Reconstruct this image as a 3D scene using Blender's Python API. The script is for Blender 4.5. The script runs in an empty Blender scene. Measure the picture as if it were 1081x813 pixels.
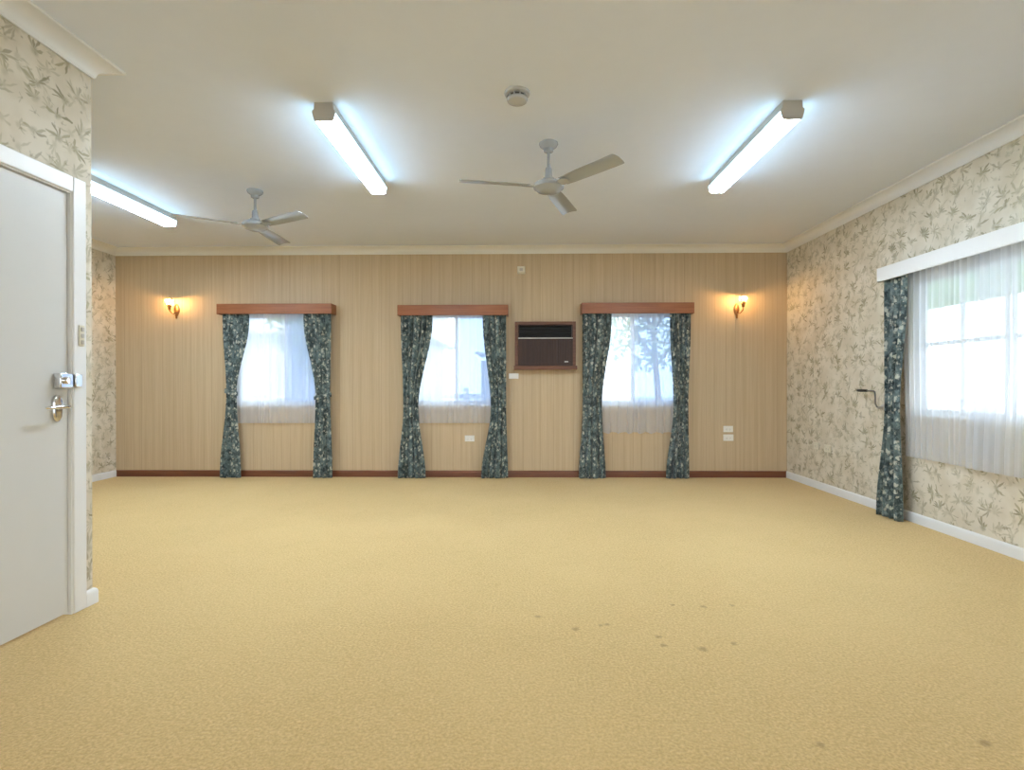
import bpy, math, random
from mathutils import Vector
R = math.radians
PI = math.pi
random.seed(7)
scene = bpy.context.scene
COL = scene.collection

# ------------------------------------------------------------------ helpers
class MB:
    """collects shapes and links them as one mesh object"""
    def __init__(s):
        s.v = []; s.f = []
    def add(s, vs, fs):
        o = len(s.v); s.v += [tuple(p) for p in vs]; s.f += [tuple(i + o for i in f) for f in fs]
        return s
    def box(s, a, b):
        (x0, y0, z0), (x1, y1, z1) = a, b
        x0, x1 = sorted((x0, x1)); y0, y1 = sorted((y0, y1)); z0, z1 = sorted((z0, z1))
        return s.add([(x0,y0,z0),(x1,y0,z0),(x1,y1,z0),(x0,y1,z0),(x0,y0,z1),(x1,y0,z1),(x1,y1,z1),(x0,y1,z1)],
                     [(3,2,1,0),(4,5,6,7),(0,1,5,4),(1,2,6,5),(2,3,7,6),(3,0,4,7)])
    def lathe(s, prof, c=(0,0,0), n=32, axis='z'):
        """prof: list of (r, h); closed at both ends"""
        vs = []; fs = []
        for r, h in prof:
            for k in range(n):
                a = 2*PI*k/n
                p = (r*math.cos(a), r*math.sin(a), h)
                if axis == 'y': p = (p[0], -p[2], p[1])
                if axis == 'x': p = (p[2], p[0], p[1])
                vs.append((p[0]+c[0], p[1]+c[1], p[2]+c[2]))
        m = len(prof)
        for i in range(m-1):
            for k in range(n):
                k2 = (k+1) % n
                fs.append((i*n+k, i*n+k2, (i+1)*n+k2, (i+1)*n+k))
        fs.append(tuple(reversed(range(n)))); fs.append(tuple(range((m-1)*n, m*n)))
        return s.add(vs, fs)
    def tube(s, pts, r, n=12, radii=None):
        pts = [Vector(p) for p in pts]; vs = []; fs = []
        up = None
        for i, p in enumerate(pts):
            t = (pts[min(i+1, len(pts)-1)] - pts[max(i-1, 0)]).normalized()
            if up is None:
                up = Vector((0,0,1)) if abs(t.z) < .9 else Vector((1,0,0))
            a = t.cross(up).normalized(); b = a.cross(t).normalized(); up = b
            rr = radii[i] if radii else r
            for k in range(n):
                w = 2*PI*k/n
                vs.append(p + a*rr*math.cos(w) + b*rr*math.sin(w))
        for i in range(len(pts)-1):
            for k in range(n):
                k2 = (k+1) % n
                fs.append((i*n+k, i*n+k2, (i+1)*n+k2, (i+1)*n+k))
        fs.append(tuple(reversed(range(n)))); fs.append(tuple(range((len(pts)-1)*n, len(pts)*n)))
        return s.add(vs, fs)
    def prism(s, sections):
        """sections: list of closed rings (same length) joined, capped"""
        n = len(sections[0]); vs = [p for r in sections for p in r]; fs = []
        for i in range(len(sections)-1):
            for k in range(n):
                k2 = (k+1) % n
                fs.append((i*n+k, i*n+k2, (i+1)*n+k2, (i+1)*n+k))
        fs.append(tuple(reversed(range(n)))); fs.append(tuple(range((len(sections)-1)*n, len(sections)*n)))
        return s.add(vs, fs)
    def build(s, name, mat=None, parent=None, bevel=0, smooth=True, solid=0, fn=None, fix=True):
        me = bpy.data.meshes.new(name)
        vs = [fn(*p) for p in s.v] if fn else s.v
        me.from_pydata(vs, [], s.f); me.validate(); me.update()
        if fix:
            import bmesh
            bm = bmesh.new(); bm.from_mesh(me); bmesh.ops.recalc_face_normals(bm, faces=bm.faces); bm.to_mesh(me); bm.free()
        if smooth:
            for p in me.polygons: p.use_smooth = True
            me.set_sharp_from_angle(angle=R(38))
        o = bpy.data.objects.new(name, me); COL.objects.link(o)
        if mat: me.materials.append(mat)
        if parent: o.parent = parent
        if solid:
            m = o.modifiers.new('Solidify', 'SOLIDIFY'); m.thickness = solid; m.offset = 0
        if bevel:
            m = o.modifiers.new('Bevel', 'BEVEL'); m.width = bevel; m.segments = 2; m.limit_method = 'ANGLE'; m.angle_limit = R(40)
        return o

def tag(o, label=None, cat=None, group=None, kind=None):
    if label: o['label'] = label
    if cat: o['category'] = cat
    if group: o['group'] = group
    if kind: o['kind'] = kind
    return o
def thing(name, loc=(0,0,0), rz=0):
    o = bpy.data.objects.new(name, None); COL.objects.link(o)
    o.location = loc; o.rotation_euler = (0,0,rz); o.empty_display_size = .1
    return o
def copy_tree(o, parent=None):
    c = o.copy(); COL.objects.link(c); c.parent = parent
    for ch in list(o.children): copy_tree(ch, c)
    return c

# ------------------------------------------------------------------ material nodes
class NT:
    def __init__(s, name):
        s.m = bpy.data.materials.new(name); s.m.use_nodes = True
        s.t = s.m.node_tree; s.t.nodes.clear()
        s.out = s.t.nodes.new('ShaderNodeOutputMaterial')
    def n(s, typ, **kw):
        nd = s.t.nodes.new('ShaderNode' + typ)
        for k, v in kw.items(): setattr(nd, k, v)
        return nd
    def setin(s, sock, v):
        if hasattr(v, 'is_linked') or isinstance(v, bpy.types.NodeSocket): s.t.links.new(v, sock)
        else: sock.default_value = v
    def math(s, op, a, b=0, c=None, clamp=False):
        nd = s.n('Math', operation=op, use_clamp=clamp)
        s.setin(nd.inputs[0], a); s.setin(nd.inputs[1], b)
        if c is not None: s.setin(nd.inputs[2], c)
        return nd.outputs[0]
    def vmath(s, op, a, b=(0,0,0)):
        nd = s.n('VectorMath', operation=op)
        s.setin(nd.inputs[0], a); s.setin(nd.inputs[1], b)
        return nd.outputs['Value'] if op in ('LENGTH', 'DISTANCE', 'DOT_PRODUCT') else nd.outputs[0]
    def mix(s, f, a, b):
        nd = s.n('Mix', data_type='RGBA')
        s.setin(nd.inputs[0], f)
        s.setin(nd.inputs[6], (*a, 1) if isinstance(a, tuple) and len(a) == 3 else a)
        s.setin(nd.inputs[7], (*b, 1) if isinstance(b, tuple) and len(b) == 3 else b)
        return nd.outputs[2]
    def noise(s, vec, scale, detail=2, rough=.5, dim='3D'):
        nd = s.n('TexNoise', noise_dimensions=dim)
        if vec is not None: s.t.links.new(vec, nd.inputs['Vector'])
        nd.inputs['Scale'].default_value = scale; nd.inputs['Detail'].default_value = detail; nd.inputs['Roughness'].default_value = rough
        return nd.outputs[0]
    def ramp(s, v, lo, hi):
        nd = s.n('MapRange', interpolation_type='SMOOTHSTEP'); nd.clamp = True
        s.setin(nd.inputs[0], v); s.setin(nd.inputs[1], lo); s.setin(nd.inputs[2], hi)
        return nd.outputs[0]
    def pos(s): return s.n('NewGeometry').outputs['Position']
    def obj(s): return s.n('TexCoord').outputs['Object']
    def sep(s, v):
        nd = s.n('SeparateXYZ'); s.t.links.new(v, nd.inputs[0]); return nd.outputs
    def comb(s, x, y, z=0.0):
        nd = s.n('CombineXYZ'); s.setin(nd.inputs[0], x); s.setin(nd.inputs[1], y); s.setin(nd.inputs[2], z); return nd.outputs[0]
    def bump(s, h, strength, dist=.01):
        nd = s.n('Bump'); nd.inputs['Strength'].default_value = strength; nd.inputs['Distance'].default_value = dist
        s.t.links.new(h, nd.inputs['Height']); return nd.outputs[0]
    def principled(s, col, rough=.5, metal=0, normal=None, spec=None, sheen=0):
        p = s.n('BsdfPrincipled')
        s.setin(p.inputs['Base Color'], (*col, 1) if isinstance(col, tuple) and len(col) == 3 else col)
        s.setin(p.inputs['Roughness'], rough); s.setin(p.inputs['Metallic'], metal)
        if spec is not None: p.inputs['Specular IOR Level'].default_value = spec
        if sheen: p.inputs['Sheen Weight'].default_value = sheen
        if normal is not None: s.t.links.new(normal, p.inputs['Normal'])
        s.t.links.new(p.outputs[0], s.out.inputs[0])
        return p
    def surf(s, sock): s.t.links.new(sock, s.out.inputs[0])

def paint(name, col, rough=.5, metal=0, var=.03, spec=None):
    """plain painted / plastic / metal surface with a faint unevenness"""
    t = NT(name)
    nz = t.noise(t.obj(), 9, 3)
    lo = tuple(c*(1-var) for c in col); hi = tuple(min(1, c*(1+var)) for c in col)
    t.principled(t.mix(nz, lo, hi), rough, metal, t.bump(t.noise(t.obj(), 220, 2), .03, .002), spec)
    return t.m

def mat_carpet():
    t = NT('gold_carpet'); p = t.pos()
    fine = t.noise(p, 330, 3, .7); mid = t.noise(p, 70, 3, .65); mot = t.noise(p, 9, 4, .6); big = t.noise(p, .9, 3, .55)
    tuft = t.noise(p, 95, 2, .6); clump = t.noise(p, 34, 3, .6)
    c = t.mix(t.ramp(tuft, .12, .88), CARPET[0], CARPET[1])
    c = t.mix(t.math('MULTIPLY', t.ramp(fine, .3, .7), .35), c, CARPET[3])
    c = t.mix(t.math('MULTIPLY', t.ramp(mid, .54, .74), .35), c, CARPET[2])
    c = t.mix(t.math('MULTIPLY', t.ramp(clump, .48, .75), .30), c, CARPET[3])
    c = t.mix(t.math('MULTIPLY', t.ramp(mot, .5, .8), .22), c, CARPET[3])
    c = t.mix(t.math('MULTIPLY', t.ramp(big, .35, .7), .25), c, CARPET[4])
    # small dark dents and stains where furniture stood
    xyz = t.sep(p); flat = t.comb(xyz[0], xyz[1])
    wob = t.math('MULTIPLY', t.math('SUBTRACT', t.noise(p, 60, 2), .5), .03)
    mask = None
    for (x, y, r) in STAINS:
        d = t.math('ADD', t.vmath('DISTANCE', flat, (x, y, 0)), wob)
        k = t.math('SUBTRACT', 1.0, t.ramp(d, r*.15, r*.75))
        mask = k if mask is None else t.math('MAXIMUM', mask, k)
    c = t.mix(t.math('MULTIPLY', mask, .42), c, (.13, .075, .02))
    h = t.math('ADD', t.math('MULTIPLY', tuft, 1.2), mid)
    t.principled(c, .95, 0, t.bump(h, .4, .010), .1, .15)
    return t.m

def leaf_layer(t, uv, scale, n, size, off, keep=.42):
    v = t.n('TexVoronoi', voronoi_dimensions='2D', feature='F1')
    q = t.vmath('ADD', uv, off)
    t.t.links.new(q, v.inputs['Vector']); v.inputs['Scale'].default_value = scale; v.inputs['Randomness'].default_value = .8
    l = t.sep(t.vmath('SUBTRACT', q, v.outputs['Position']))
    rnd = t.sep(v.outputs['Color'])
    r = t.vmath('LENGTH', t.comb(l[0], l[1]))
    a = t.math('ARCTAN2', l[1], l[0])
    k = t.math('MULTIPLY', t.math('ADD', t.math('ADD', a, PI), t.math('MULTIPLY', rnd[0], 3.0)), n/(2*PI))
    k = t.math('ADD', k, t.math('MULTIPLY', r, t.math('MULTIPLY', t.math('SUBTRACT', rnd[2], .5), 8.0)))  # leaves bend a little
    idx = t.math('FLOOR', k); fr = t.math('SUBTRACT', t.math('FRACT', k), .5)
    perp = t.math('MULTIPLY', t.math('ABSOLUTE', fr), t.math('MULTIPLY', r, 2*PI/n))
    wn = t.n('TexWhiteNoise', noise_dimensions='2D'); t.t.links.new(t.comb(idx, t.math('MULTIPLY', rnd[1], 57.0)), wn.inputs['Vector'])
    w2 = t.sep(wn.outputs['Color'])
    ln = t.math('MULTIPLY', t.math('ADD', .45, t.math('MULTIPLY', w2[0], .6)), size)
    u = t.math('DIVIDE', r, ln, clamp=True)
    w = t.math('MULTIPLY', t.math('SINE', t.math('MULTIPLY', u, PI)), size*.085)
    m = t.ramp(t.math('SUBTRACT', w, perp), -.001, .005)
    m = t.math('MULTIPLY', m, t.math('GREATER_THAN', w2[1], keep))
    fan = t.math('ADD', 1.57, t.math('MULTIPLY', t.math('SUBTRACT', rnd[0], .5), 3.2))     # each spray fans out to one side
    dt = t.math('ADD', t.math('MULTIPLY', l[0], t.math('COSINE', fan)), t.math('MULTIPLY', l[1], t.math('SINE', fan)))
    m = t.math('MULTIPLY', m, t.ramp(t.math('DIVIDE', dt, t.math('MAXIMUM', r, .0001)), -.45, -.15))
    core = t.math('SUBTRACT', 1.0, t.ramp(r, size*.05, size*.28))
    m = t.math('MAXIMUM', m, t.math('MULTIPLY', core, .8))
    m = t.math('MULTIPLY', m, t.math('GREATER_THAN', rnd[1], .12))
    return m, w2[2], rnd[2]

def mat_wallpaper():
    t = NT('bamboo_leaf_wallpaper'); p = t.sep(t.pos())
    uv = t.comb(t.math('ADD', p[1], t.math('MULTIPLY', p[0], .6)), p[2])
    wob = t.n('TexNoise', noise_dimensions='2D'); t.t.links.new(uv, wob.inputs['Vector']); wob.inputs['Scale'].default_value = 14; wob.inputs['Detail'].default_value = 2
    wv = t.n('VectorMath', operation='MULTIPLY_ADD'); t.t.links.new(wob.outputs['Color'], wv.inputs[0]); wv.inputs[1].default_value = (.03,.03,0); t.t.links.new(uv, wv.inputs[2])
    uv = wv.outputs[0]
    big = t.noise(uv, 5, 3, .5, '2D')
    base = t.mix(t.ramp(big, .3, .7), PAPER[0], PAPER[1])
    m3, a3, b3 = leaf_layer(t, uv, 9.0, 13, .085, (7.3, 2.1, 0))
    base = t.mix(t.math('MULTIPLY', m3, .42), base, PAPER[3])
    m1, a1, b1 = leaf_layer(t, uv, 7.6, 15, .105, (1.7, .4, 0))
    col = t.mix(t.ramp(a1, .2, .8), PAPER[2], PAPER[3])
    base = t.mix(t.math('MULTIPLY', m1, t.math('ADD', .42, t.math('MULTIPLY', b1, .4))), base, col)
    m2, a2, b2 = leaf_layer(t, uv, 11, 6, .035, (4.1, 9.2, 0))
    base = t.mix(t.math('MULTIPLY', m2, .6), base, PAPER[2])
    t.principled(base, .7, 0, t.bump(t.noise(uv, 160, 2, .5, '2D'), .08, .002), .25)
    return t.m

def mat_panelling():
    t = NT('wood_grain_wall_panelling'); p = t.sep(t.pos())
    x = p[0]; z = p[2]
    g1 = t.noise(t.comb(t.math('MULTIPLY', x, 26), t.math('MULTIPLY', z, .5)), 1, 4, .65, '2D')
    g2 = t.noise(t.comb(t.math('MULTIPLY', x, 110), t.math('MULTIPLY', z, 2.2)), 1, 3, .6, '2D')
    c = t.mix(t.ramp(g1, .3, .72), PANEL[0], PANEL[1])
    c = t.mix(t.math('MULTIPLY', t.ramp(g2, .45, .7), .30), c, PANEL[2])
    # each board a slightly different tone, boards of two widths
    per = t.math('MULTIPLY', t.math('FRACT', t.math('DIVIDE', t.math('ADD', x, 20.0), .61)), .61)
    mask = None; idx = None
    for e in (.0, .10, .26, .36, .50):
        d = t.math('ABSOLUTE', t.math('SUBTRACT', per, e + .004))
        k = t.math('SUBTRACT', 1.0, t.ramp(d, .0015, .0045))
        mask = k if mask is None else t.math('MAXIMUM', mask, k)
        s = t.math('GREATER_THAN', per, e)
        idx = s if idx is None else t.math('ADD', idx, s)
    wn = t.n('TexWhiteNoise', noise_dimensions='2D')
    t.t.links.new(t.comb(idx, t.math('FLOOR', t.math('DIVIDE', t.math('ADD', x, 20.0), .61))), wn.inputs['Vector'])
    c = t.mix(t.math('MULTIPLY', wn.outputs['Value'], .20), c, PANEL[3])
    c = t.mix(t.math('MULTIPLY', mask, .38), c, PANEL[4])
    inv = t.math('SUBTRACT', 1.0, mask)
    t.principled(c, .5, 0, t.bump(t.math('ADD', inv, t.math('MULTIPLY', g2, .08)), .5, .004), .3)
    return t.m

def mat_wood(name, a, b, rough=.4, axis=0):
    t = NT(name); p = t.sep(t.obj())
    u = [t.math('MULTIPLY', p[i], 2.5 if i == axis else 45.0) for i in range(3)]
    g = t.noise(t.comb(*u), 1, 4, .6)
    t.principled(t.mix(t.ramp(g, .3, .7), a, b), rough, 0, t.bump(g, .06, .003), .4)
    return t.m

def mat_curtain():
    t = NT('teal_floral_curtain_cloth'); p = t.obj()
    s = t.sep(p); q = t.comb(t.math('MULTIPLY', s[0], 1.2), t.math('MULTIPLY', s[1], 1.0), t.math('MULTIPLY', s[2], .95))
    n1 = t.noise(q, 6, 3, .6); n2 = t.noise(q, 24, 3, .7); n3 = t.noise(q, 48, 2, .6)
    c = t.mix(t.ramp(n1, .35, .62), CURT[0], CURT[1])
    c = t.mix(t.math('MULTIPLY', t.ramp(n2, .48, .62), .75), c, CURT[2])
    dk = t.math('MULTIPLY', t.ramp(t.noise(t.vmath('ADD', q, (9, 4, 2)), 18, 3, .6), .50, .62), .75)
    c = t.mix(dk, c, CURT[5])
    for sc_, off, th, col, a in ((17, (3.3,1.2,.7), .30, CURT[3], .85), (26, (8.1,5.2,1.9), .26, CURT[4], .75)):
        vo = t.n('TexVoronoi'); t.t.links.new(t.vmath('ADD', q, off), vo.inputs['Vector']); vo.inputs['Scale'].default_value = sc_
        d = t.math('ADD', vo.outputs['Distance'], t.math('MULTIPLY', t.math('SUBTRACT', n3, .5), 1.1))
        fl = t.math('SUBTRACT', 1.0, t.ramp(d, th-.12, th+.10))
        rn = t.sep(vo.outputs['Color'])
        fl = t.math('MULTIPLY', fl, t.math('GREATER_THAN', rn[0], .35))
        c = t.mix(t.math('MULTIPLY', fl, a), c, col)
    t.principled(c, .9, 0, t.bump(t.noise(q, 300, 2), .2, .003), .1, .2)
    return t.m

def mat_sheer(name='white_sheer_net', open_=.46):
    t = NT(name); p = t.obj()
    w = t.noise(p, 500, 1)
    tr = t.n('BsdfTransparent'); tr.inputs[0].default_value = (.97, .98, 1, 1)
    tl = t.n('BsdfTranslucent'); tl.inputs[0].default_value = (.86, .88, .92, 1)
    df = t.n('BsdfDiffuse'); df.inputs[0].default_value = (.86, .87, .90, 1)
    m1 = t.n('MixShader'); m1.inputs[0].default_value = .5
    t.t.links.new(tl.outputs[0], m1.inputs[1]); t.t.links.new(df.outputs[0], m1.inputs[2])
    lw = t.n('LayerWeight'); lw.inputs[0].default_value = .35
    f = t.math('ADD', 1-open_, t.math('MULTIPLY', lw.outputs['Facing'], .35))
    f = t.math('ADD', f, t.math('MULTIPLY', t.math('SUBTRACT', w, .5), .1), clamp=True)
    m2 = t.n('MixShader'); t.t.links.new(f, m2.inputs[0])
    t.t.links.new(tr.outputs[0], m2.inputs[1]); t.t.links.new(m1.outputs[0], m2.inputs[2])
    t.surf(m2.outputs[0]); return t.m

def mat_mixed_transparent(name, col, alpha, tint=(1,1,1), rough=None):
    t = NT(name)
    tr = t.n('BsdfTransparent'); tr.inputs[0].default_value = (*tint, 1)
    if rough is None:
        b = t.n('BsdfDiffuse'); b.inputs[0].default_value = (*col, 1)
    else:
        b = t.n('BsdfGlossy'); b.inputs[0].default_value = (*col, 1); b.inputs['Roughness'].default_value = rough
    f = alpha
    if rough is not None:
        lw = t.n('LayerWeight'); lw.inputs[0].default_value = .5
        f = t.math('ADD', t.math('MULTIPLY', t.math('POWER', lw.outputs['Facing'], 5.0), .6), alpha, clamp=True)
    m = t.n('MixShader'); t.setin(m.inputs[0], f)
    t.t.links.new(tr.outputs[0], m.inputs[1]); t.t.links.new(b.outputs[0], m.inputs[2])
    t.surf(m.outputs[0]); return t.m

def mat_lampshade():
    t = NT('frosted_glass_shade')
    tr = t.n('BsdfTransparent'); tr.inputs[0].default_value = (1, .97, .9, 1)
    tl = t.n('BsdfTranslucent'); tl.inputs[0].default_value = (.90,.68,.34,1)
    m = t.n('MixShader'); m.inputs[0].default_value = .30
    t.t.links.new(tr.outputs[0], m.inputs[1]); t.t.links.new(tl.outputs[0], m.inputs[2])
    t.surf(m.outputs[0]); return t.m

def mat_emit(name, col, strength, ridges=None):
    t = NT(name)
    e = t.n('Emission'); e.inputs[0].default_value = (*col, 1); e.inputs[1].default_value = strength
    if ridges:
        n = t.noise(t.obj(), ridges, 1)
        t.t.links.new(t.math('MULTIPLY', t.math('ADD', .92, t.math('MULTIPLY', n, .16)), strength), e.inputs[1])
    t.surf(e.outputs[0]); return t.m

def mat_foliage(name, a, b):
    t = NT(name); n = t.noise(t.pos(), 3, 4, .6)
    t.principled(t.mix(t.ramp(n, .35, .65), a, b), .7, 0, None, .2); return t.m

# ------------------------------------------------------------------ colours, levels
CARPET = ((.47,.315,.12), (.80,.585,.285), (.90,.68,.36), (.45,.30,.105), (.73,.53,.25))
PAPER = ((.64,.575,.46), (.72,.665,.56), (.215,.19,.105), (.36,.325,.20))
PANEL = ((.52,.395,.25), (.58,.45,.295), (.46,.34,.21), (.48,.355,.22), (.34,.24,.14))
CURT = ((.055,.076,.076), (.115,.158,.162), (.20,.25,.245), (.56,.57,.49), (.44,.43,.36), (.018,.026,.030))
STAINS = ((0.08,2.62,0.028),(0.25,2.49,0.036),(0.40,2.54,0.030),(0.37,2.53,0.020),(0.61,2.42,0.028),(0.61,2.34,0.030),(0.77,2.31,0.042),(0.92,2.36,0.030),(0.77,2.77,0.022),(0.92,2.75,0.030),(1.07,2.77,0.025),(0.93,1.70,0.030),(1.45,1.72,0.035))
TUBE_STRENGTH = 108.0
SIDE_STRENGTH = 11.0
BULB_STRENGTH = 3300.0
SKY_STRENGTH = 4.4
SKY_SUNSIDE = 3.7
EXPOSURE = 0.12

M = {}
M['carpet'] = mat_carpet(); M['paper'] = mat_wallpaper(); M['panel'] = mat_panelling()
M['ceiling'] = paint('white_ceiling_paint', (.80,.85,.95), .8, 0, .015, .2)
M['cornice'] = paint('cream_cornice_paint', (.80,.78,.71), .6, 0, .02)
M['white'] = paint('white_gloss_paint', (.80,.80,.79), .35, 0, .015)
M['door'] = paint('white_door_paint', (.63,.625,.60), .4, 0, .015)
M['brownwood'] = mat_wood('dark_stained_skirting', (.13,.042,.018), (.19,.065,.028), .4)
M['pelmetwood'] = mat_wood('red_brown_pelmet_timber', (.25,.085,.030), (.345,.125,.048), .4)
M['acwood'] = mat_wood('brown_frame_timber', (.12,.046,.024), (.18,.072,.038), .4)
M['acface'] = mat_wood('brown_woodgrain_plastic', (.028,.010,.006), (.050,.019,.010), .4, 2)
M['dark'] = paint('black_plastic', (.012,.010,.010), .5)
M['silver'] = paint('brushed_aluminium', (.55,.53,.5), .35, .8)
M['chrome'] = paint('polished_chrome', (.75,.75,.76), .12, 1, .01)
M['plastic'] = paint('white_plastic', (.82,.81,.77), .35, 0, .01)
M['cream'] = paint('cream_plastic', (.72,.68,.56), .4, 0, .01)
M['fan'] = paint('pale_grey_fan_enamel', (.40,.42,.44), .18, 0, .015)
M['lamp_metal'] = paint('grey_enamelled_steel', (.50,.47,.42), .45, 0, .02)
M['crank'] = paint('dull_grey_steel', (.14,.13,.12), .4, .3)
M['detector'] = paint('off_white_detector_plastic', (.50,.50,.49), .25)
M['chamber'] = paint('dark_vent_plastic', (.10,.09,.07), .5)
M['brass'] = paint('aged_brass', (.40,.20,.075), .35, .9, .1)
M['alu'] = paint('white_aluminium_frame', (.72,.74,.76), .4, .0, .01)
M['curtain'] = mat_curtain(); M['sheer'] = mat_sheer()
M['glass'] = mat_mixed_transparent('window_glass', (.9,.95,1), .02, (.97,.99,1), .03)
M['screen'] = mat_mixed_transparent('insect_screen_mesh', (.40,.50,.68), .26, (.78,.87,1))
M['shade'] = mat_lampshade()
M['bulb'] = mat_emit('warm_bulb_glow', (1,.58,.22), BULB_STRENGTH)
M['tube'] = mat_emit('lit_prismatic_diffuser', (.72,.855,1.0), TUBE_STRENGTH, 40)
M['tubeside'] = mat_emit('lit_diffuser_side', (.46,.78,1.0), SIDE_STRENGTH, 40)

# ------------------------------------------------------------------ the room
H = 2.782; YB = 6.559; XR = 3.191; XL = -4.962; YN = 2.752; XN = -2.207; YF = -2.2
DE = .0188
CD, SD = math.cos(DE), math.sin(DE)
def nearf(t, b, z):     # t metres from the wall's end towards the viewer, b metres out from its face
    return (XN - t*SD + b*CD, YN - t*CD - b*SD, z)

tag(MB().box((XL-.2, YF-.2, -.1), (XR+.2, YB+.2, 0)).build('floor', M['carpet']), 'mustard gold carpet over the whole floor', 'floor', kind='structure')
tag(MB().box((XL-.2, YF-.2, H), (XR+.2, YB+.2, H+.1)).build('ceiling', M['ceiling']), 'flat off-white ceiling', 'ceiling', kind='structure')

WT = .14
BW = [(-3.50,-2.36), (-1.35,-.20), (.80,1.94)]   # openings in the back wall
ZS, ZH = .86, 2.00
def wall_with_holes(a0, a1, holes, zs, zh, mk):
    """boxes around the holes along one wall; mk(a0,a1,z0,z1) adds one"""
    cur = a0
    for (h0, h1) in holes:
        mk(cur, h0, 0, H); mk(h0, h1, 0, zs); mk(h0, h1, zh, H); cur = h1
    mk(cur, a1, 0, H)
wb = MB(); wall_with_holes(XL-.14, XR+.14, BW, ZS, ZH, lambda a, b, c, d: wb.box((a, YB, c), (b, YB+WT, d)))
tag(wb.build('wall_back', M['panel'], smooth=False), 'beige wood grain panelled far wall', 'wall', kind='structure')
RW = (2.05, 4.50)
wr = MB(); wall_with_holes(YF, YB, [RW], ZS, ZH, lambda a, b, c, d: wr.box((XR, a, c), (XR+WT, b, d)))
tag(wr.build('wall_right', M['paper'], smooth=False), 'leaf patterned wallpapered wall on the right', 'wall', kind='structure')
tag(MB().box((XL-WT, YN-.12, 0), (XL, YB, H)).build('wall_left', M['paper'], smooth=False), 'leaf patterned wallpapered wall at the far left', 'wall', kind='structure')
tag(MB().box((XL, YN-.12, 0), (XN-.12, YN, H)).build('wall_partition', M['paper'], smooth=False), 'leaf patterned wall returning behind the door wall', 'wall', kind='structure')
FWN = (-1.75, 2.85); FZ = 2.25      # unseen glazed doors, added to bring in daylight from behind the viewer
wf_ = MB()
wf_.box((XN-.5, YF-.12, 0), (FWN[0], YF, H)); wf_.box((FWN[1], YF-.12, 0), (XR+.14, YF, H)); wf_.box((FWN[0], YF-.12, FZ), (FWN[1], YF, H))
tag(wf_.build('wall_front', M['ceiling'], smooth=False), 'pale wall behind the viewer', 'wall', kind='structure')
DT0, DT1, DZ = .141, .965, 2.058        # door leaf
wn_ = MB()
LEN = (YN - YF)/CD
wn_.box((0, -.12, 0), (DT0-.014, 0, H)); wn_.box((DT0-.014, -.12, DZ+.014), (DT1+.014, 0, H)); wn_.box((DT1+.014, -.12, 0), (LEN, 0, H))
tag(wn_.build('wall_near_left', M['paper'], smooth=False, fn=nearf), 'leaf patterned wallpapered wall around the white door', 'wall', kind='structure')

def run(prof, A, B, n, ea, eb, z0):
    """moulding along A->B; n points into the room; ea/eb: +1 inside corner, -1 outside corner, 0 square"""
    A, B, n = Vector(A), Vector(B), Vector(n); d = (B-A).normalized()
    m = MB(); secs = []
    for P, e, sg in ((A, ea, 1), (B, eb, -1)):
        secs.append([tuple((P + n*b + d*(sg*e*b)).to_3d() + Vector((0,0,z0+z))) for b, z in prof])
    return m.prism(secs)
cov = [(0,0),(0,-.082),(.010,-.082),(.013,-.074)]
for k in range(9):
    a = PI/2*k/8
    cov.append((.098-.083*math.cos(a)+.0, -.074+.062*math.sin(a)))
cov += [(.100,-.012),(.104,-.007),(.104,0)]
EPS = .0005
tag(run(cov, (XL, YB), (XR, YB), (0,-1), 1, 1, H-EPS).build('trim_1', M['cornice']), 'cove cornice along the far wall', 'cornice', kind='structure')
tag(run(cov, (XR, YB), (XR, YF), (-1,0), 1, 1, H-EPS).build('trim_2', M['white']), 'cove cornice along the right wall', 'cornice', kind='structure')
tag(run(cov, (XL, YN), (XL, YB), (1,0), 1, 1, H-EPS).build('trim_3', M['cornice']), 'cove cornice at the far left', 'cornice', kind='structure')
eN = nearf(LEN, 0, 0)
tag(run(cov, (eN[0], eN[1]), (XN, YN), (CD, -SD), 1, -1, H-EPS).build('trim_4', M['white']), 'cove cornice above the white door', 'cornice', kind='structure')
tag(run(cov, (XN, YN), (XL, YN), (0,1), -1, 1, H-EPS).build('trim_5', M['white']), 'cove cornice on the returning wall', 'cornice', kind='structure')
sk = [(0,0),(.018,0),(.018,.060),(.014,.072),(.006,.078),(0,.078)]
tag(run(sk, (XL, YB), (XR, YB), (0,-1), 1, 1, 0).build('baseboard_back', M['brownwood']), 'dark brown skirting board', 'skirting', kind='structure')
tag(run(sk, (XR, YB), (XR, YF), (-1,0), 1, 1, 0).build('baseboard_right', M['white']), 'white skirting board on the right', 'skirting', kind='structure')
tag(run(sk, (XL, YN), (XL, YB), (1,0), 1, 1, 0).build('baseboard_left', M['white']), 'white skirting board at the far left', 'skirting', kind='structure')
a0 = nearf(.056, 0, 0)
tag(run(sk, (a0[0], a0[1]), (XN, YN), (CD,-SD), 0, -1, 0).build('baseboard_near_left', M['white']), 'short white skirting board beside the door', 'skirting', kind='structure')
tag(run(sk, (XN, YN), (XL, YN), (0,1), -1, 1, 0).build('baseboard_partition', M['white']), 'white skirting board on the returning wall', 'skirting', kind='structure')

# ------------------------------------------------------------------ door
door = thing('door_1', nearf(.55, 0, 0)); tag(door, 'white flush door with chrome deadlock and lever handle at the left', 'door', kind='structure')
inv = door.location.copy()
def dloc(t, b, z):
    p = nearf(t, b, z); return (p[0]-inv.x, p[1]-inv.y, p[2]-inv.z)
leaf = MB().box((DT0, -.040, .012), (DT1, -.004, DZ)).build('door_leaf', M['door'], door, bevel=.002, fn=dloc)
ar = MB()
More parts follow.
